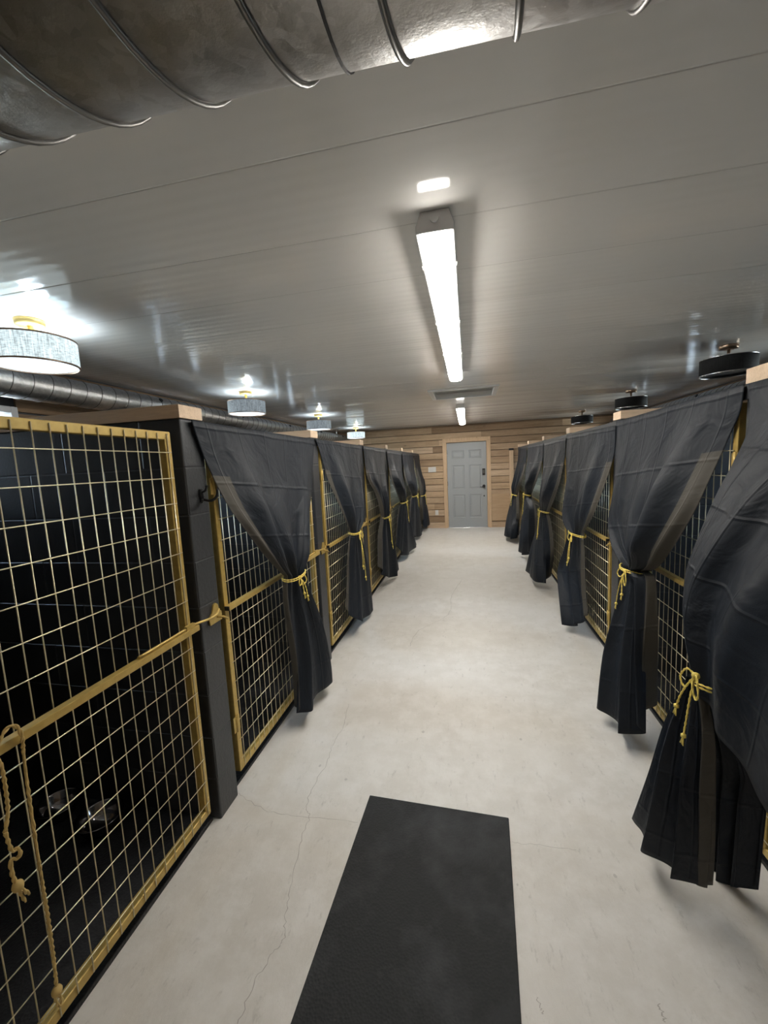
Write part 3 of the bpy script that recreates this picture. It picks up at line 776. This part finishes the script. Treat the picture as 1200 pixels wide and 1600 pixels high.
# ------------------------------------------------------------------ ducts
def duct(name, label, axis, c0, c1, r, pitch, phase=0, seg=56):
    t = thing(name, label, 'duct', c0); L = (Vector(c1)-Vector(c0)).length
    def q(l, a, rr):
        return (l, rr*math.cos(a), rr*math.sin(a)) if axis == 0 else (rr*math.cos(a), l, rr*math.sin(a))
    b = B(); rings = []
    for l in (0, L): rings.append([b.verts.new(q(l, 2*math.pi*k/seg, r)) for k in range(seg)])
    for k in range(seg): b.faces.new((rings[0][k], rings[0][(k+1) % seg], rings[1][(k+1) % seg], rings[1][k])).smooth = True
    b.faces.new(rings[0]); b.faces.new(rings[1]); obj('duct_pipe', b, M['galv'], t)
    b = B(); n = int((L-phase)/pitch*seg)
    pts = [q(phase+i/seg*pitch, 2*math.pi*i/seg, r+.0015) for i in range(n)]
    tube(b, pts, .0042 if r > .15 else .0028, 6); obj('spiral_seam', b, M['seam'], t)
    return t
d1 = duct('spiral_duct', 'large galvanised spiral duct crossing the ceiling close overhead', 0, (WL+.03, .305, 2.232), (WR-.06, .305, 2.232), .205, .126, .110)
d1.rotation_euler.z = math.radians(1.9)
b = B(); j = -.125-(WL+.03)
lathe_pts = []
for l in (j, j+.003):
    lathe_pts.append([b.verts.new((l, .2070*math.cos(a), .2070*math.sin(a))) for a in [2*math.pi*k/56 for k in range(56)]])
lathe_pts.append([b.verts.new((j+.003, .2030*math.cos(a), .2030*math.sin(a))) for a in [2*math.pi*k/56 for k in range(56)]])
for A_, B_ in zip(lathe_pts, lathe_pts[1:]):
    for k in range(56): b.faces.new((A_[k], A_[(k+1) % 56], B_[(k+1) % 56], B_[k]))
obj('joint_collar', b, M['black'], d1)
def side_duct(s, label):
    X = -2.95 if s > 0 else 3.14
    t = duct('wall_duct', label, 1, (X, -1.5 if s > 0 else .9, 2.26), (X, YB-.06, 2.26), .10, .13)
    y = 2.0; y0 = (-1.5 if s > 0 else .9)
    while y < 9.5:
        b = B(); a = math.radians(35)
        cx, cz = s*.097*math.cos(a), .097*math.sin(a); dx, dz = s*math.cos(a)*.012, math.sin(a)*.012
        tube(b, [(cx, y-y0, cz), (cx+dx, y-y0, cz+dz)], .020, 14); obj('air_port', b, M['black'], t)
        y += 1.45
side_duct(1, 'small galvanised spiral duct running along the left wall under the ceiling')
side_duct(-1, 'small galvanised spiral duct running along the right wall under the ceiling')

# ------------------------------------------------------------------ lights
def tube_light(y0, y1, label):
    xc = -.092; t = thing('tube_light', label, 'ceiling light', (xc, y0, HC)); L = y1-y0
    b = B(); q = [(-.050, 0), (-.066, -.045), (-.066, -.070), (.066, -.070), (.066, -.045), (.050, 0)]
    v0 = [b.verts.new((x, 0, z)) for x, z in q]; v1 = [b.verts.new((x, L, z)) for x, z in q]
    b.faces.new(v0); b.faces.new(v1)
    for i in range(6): b.faces.new((v0[i], v0[(i+1) % 6], v1[(i+1) % 6], v1[i]))
    obj('housing', b, M['housing'], t, .003)
    b = B(); q = [(-.058, -.068), (-.057, -.078), (-.046, -.087), (-.02, -.092), (.02, -.092), (.046, -.087), (.057, -.078), (.058, -.068)]
    r = [[b.verts.new((x*sc, y, z*1.0 if sc == 1 else -.069+(z+.069)*sc)) for x, z in q] for y, sc in ((.004, .9), (.02, 1), (L-.02, 1), (L-.004, .9))]
    for A_, B_ in zip(r, r[1:]):
        for i in range(8): b.faces.new((A_[i], A_[(i+1) % 8], B_[(i+1) % 8], B_[i])).smooth = True
    b.faces.new(r[0]); b.faces.new(r[-1]); obj('diffuser', b, M['tube'], t)
    b = B(); tube(b, [(0, -.008, -.026), (0, .002, -.026)], .016, 14); obj('cable_gland', b, M['housing'], t)
    for k in range(4):
        y = .25+k*(L-.5)/3
        for sg in (-1, 1):
            b = B(); box(b, (sg*.0662, y-.012, -.072), (sg*.070, y+.012, -.045)); obj('latch_clip', b, M['housing'], t)
tube_light(1.50, 4.08, 'long bright tube light on the ceiling over the aisle, nearest the camera')
tube_light(-5.5, -2.92, 'added fill tube light on the ceiling behind the camera, out of view')  # added fill, unseen, to brighten the ceiling
tube_light(6.30, 8.88, 'farther bright tube light on the ceiling, beyond the hatch toward the door')

def drum(x, y, lit, label, shade, gold=True):
    t = thing('drum_lamp', label, 'ceiling lamp', (x, y, HC), 'drum ceiling lamps over the stalls')
    g = M['lampgold'] if lit else M['bronze']
    b = B(); lathe(b, [(0, 0), (.068, 0), (.068, -.006), (.066, -.026), (.060, -.031), (0, -.031)], 32); obj('canopy', b, g, t)
    b = B(); tube(b, [(0, 0, -.03), (0, 0, -.135)], .0125, 14); obj('stem', b, g, t)
    R, z0, z1 = .195, -.105, -.235
    b = B(); lathe(b, [(R, z0), (R, z1), (R-.004, z1), (R-.004, z0), (R, z0)], 56); sh = obj('shade', b, M[shade], t)
    b = B(); box(b, (.06, -.196, z1), (.072, -.186, z0)); b.free()
    b = B()
    for z in (z0+.001, z1-.001): lathe(b, [(R+.002, z+.004), (R+.003, z), (R+.002, z-.004), (R-.006, z-.004), (R-.006, z+.004), (R+.002, z+.004)], 56)
    obj('trim_ring', b, M['bronze'] if lit else M['silver'], t)
    b = B()
    if lit: lathe(b, [(0, z1+.006), (R-.012, z1+.004), (R-.006, z1+.010), (R-.006, z1+.014), (0, z1+.014)], 48)
    else: lathe(b, [(0, z1+.020), (R-.012, z1+.020), (R-.006, z1+.024), (R-.006, z1+.03), (0, z1+.03)], 48)
    obj('diffuser', b, M['drumlit'] if lit else M['drumdark'], t)
    b = B()
    for k in range(3):
        a = k*2.094+.4; tube(b, [(0, 0, -.128), ((R-.005)*math.cos(a), (R-.005)*math.sin(a), -.110)], .003, 6)
    obj('spider_fitting', b, g, t)
    if lit:
        ld = bpy.data.lights.new('drum_bulb', 'POINT'); ld.energy = 2.2; ld.color = (.72, .87, 1); ld.shadow_soft_size = .05
        lo = bpy.data.objects.new('drum_bulb', ld); COL.objects.link(lo); lo.parent = t; lo.location = (0, .05, -.165)
    return t
drum(-2.27, 1.83, True, 'lit drum lamp with glowing linen shade at the left edge', 'shade_light')
drum(-2.33, 4.08, True, 'lit grey drum lamp on the left, second from the camera', 'shade_mid')
drum(-2.34, 6.28, True, 'lit darker drum lamp on the left, third from the camera', 'shade_mid')
drum(-2.42, 8.80, True, 'farthest lit pale drum lamp on the left near the back wall', 'shade_light')
drum(2.18, 4.06, False, 'unlit black drum lamp with silver rim on the right, nearest the camera', 'shade_dark')
drum(2.24, 6.32, False, 'unlit black drum lamp on the right, middle one of three', 'shade_dark')
drum(2.20, 8.63, False, 'unlit black drum lamp on the right, farthest one by the back wall', 'shade_dark')
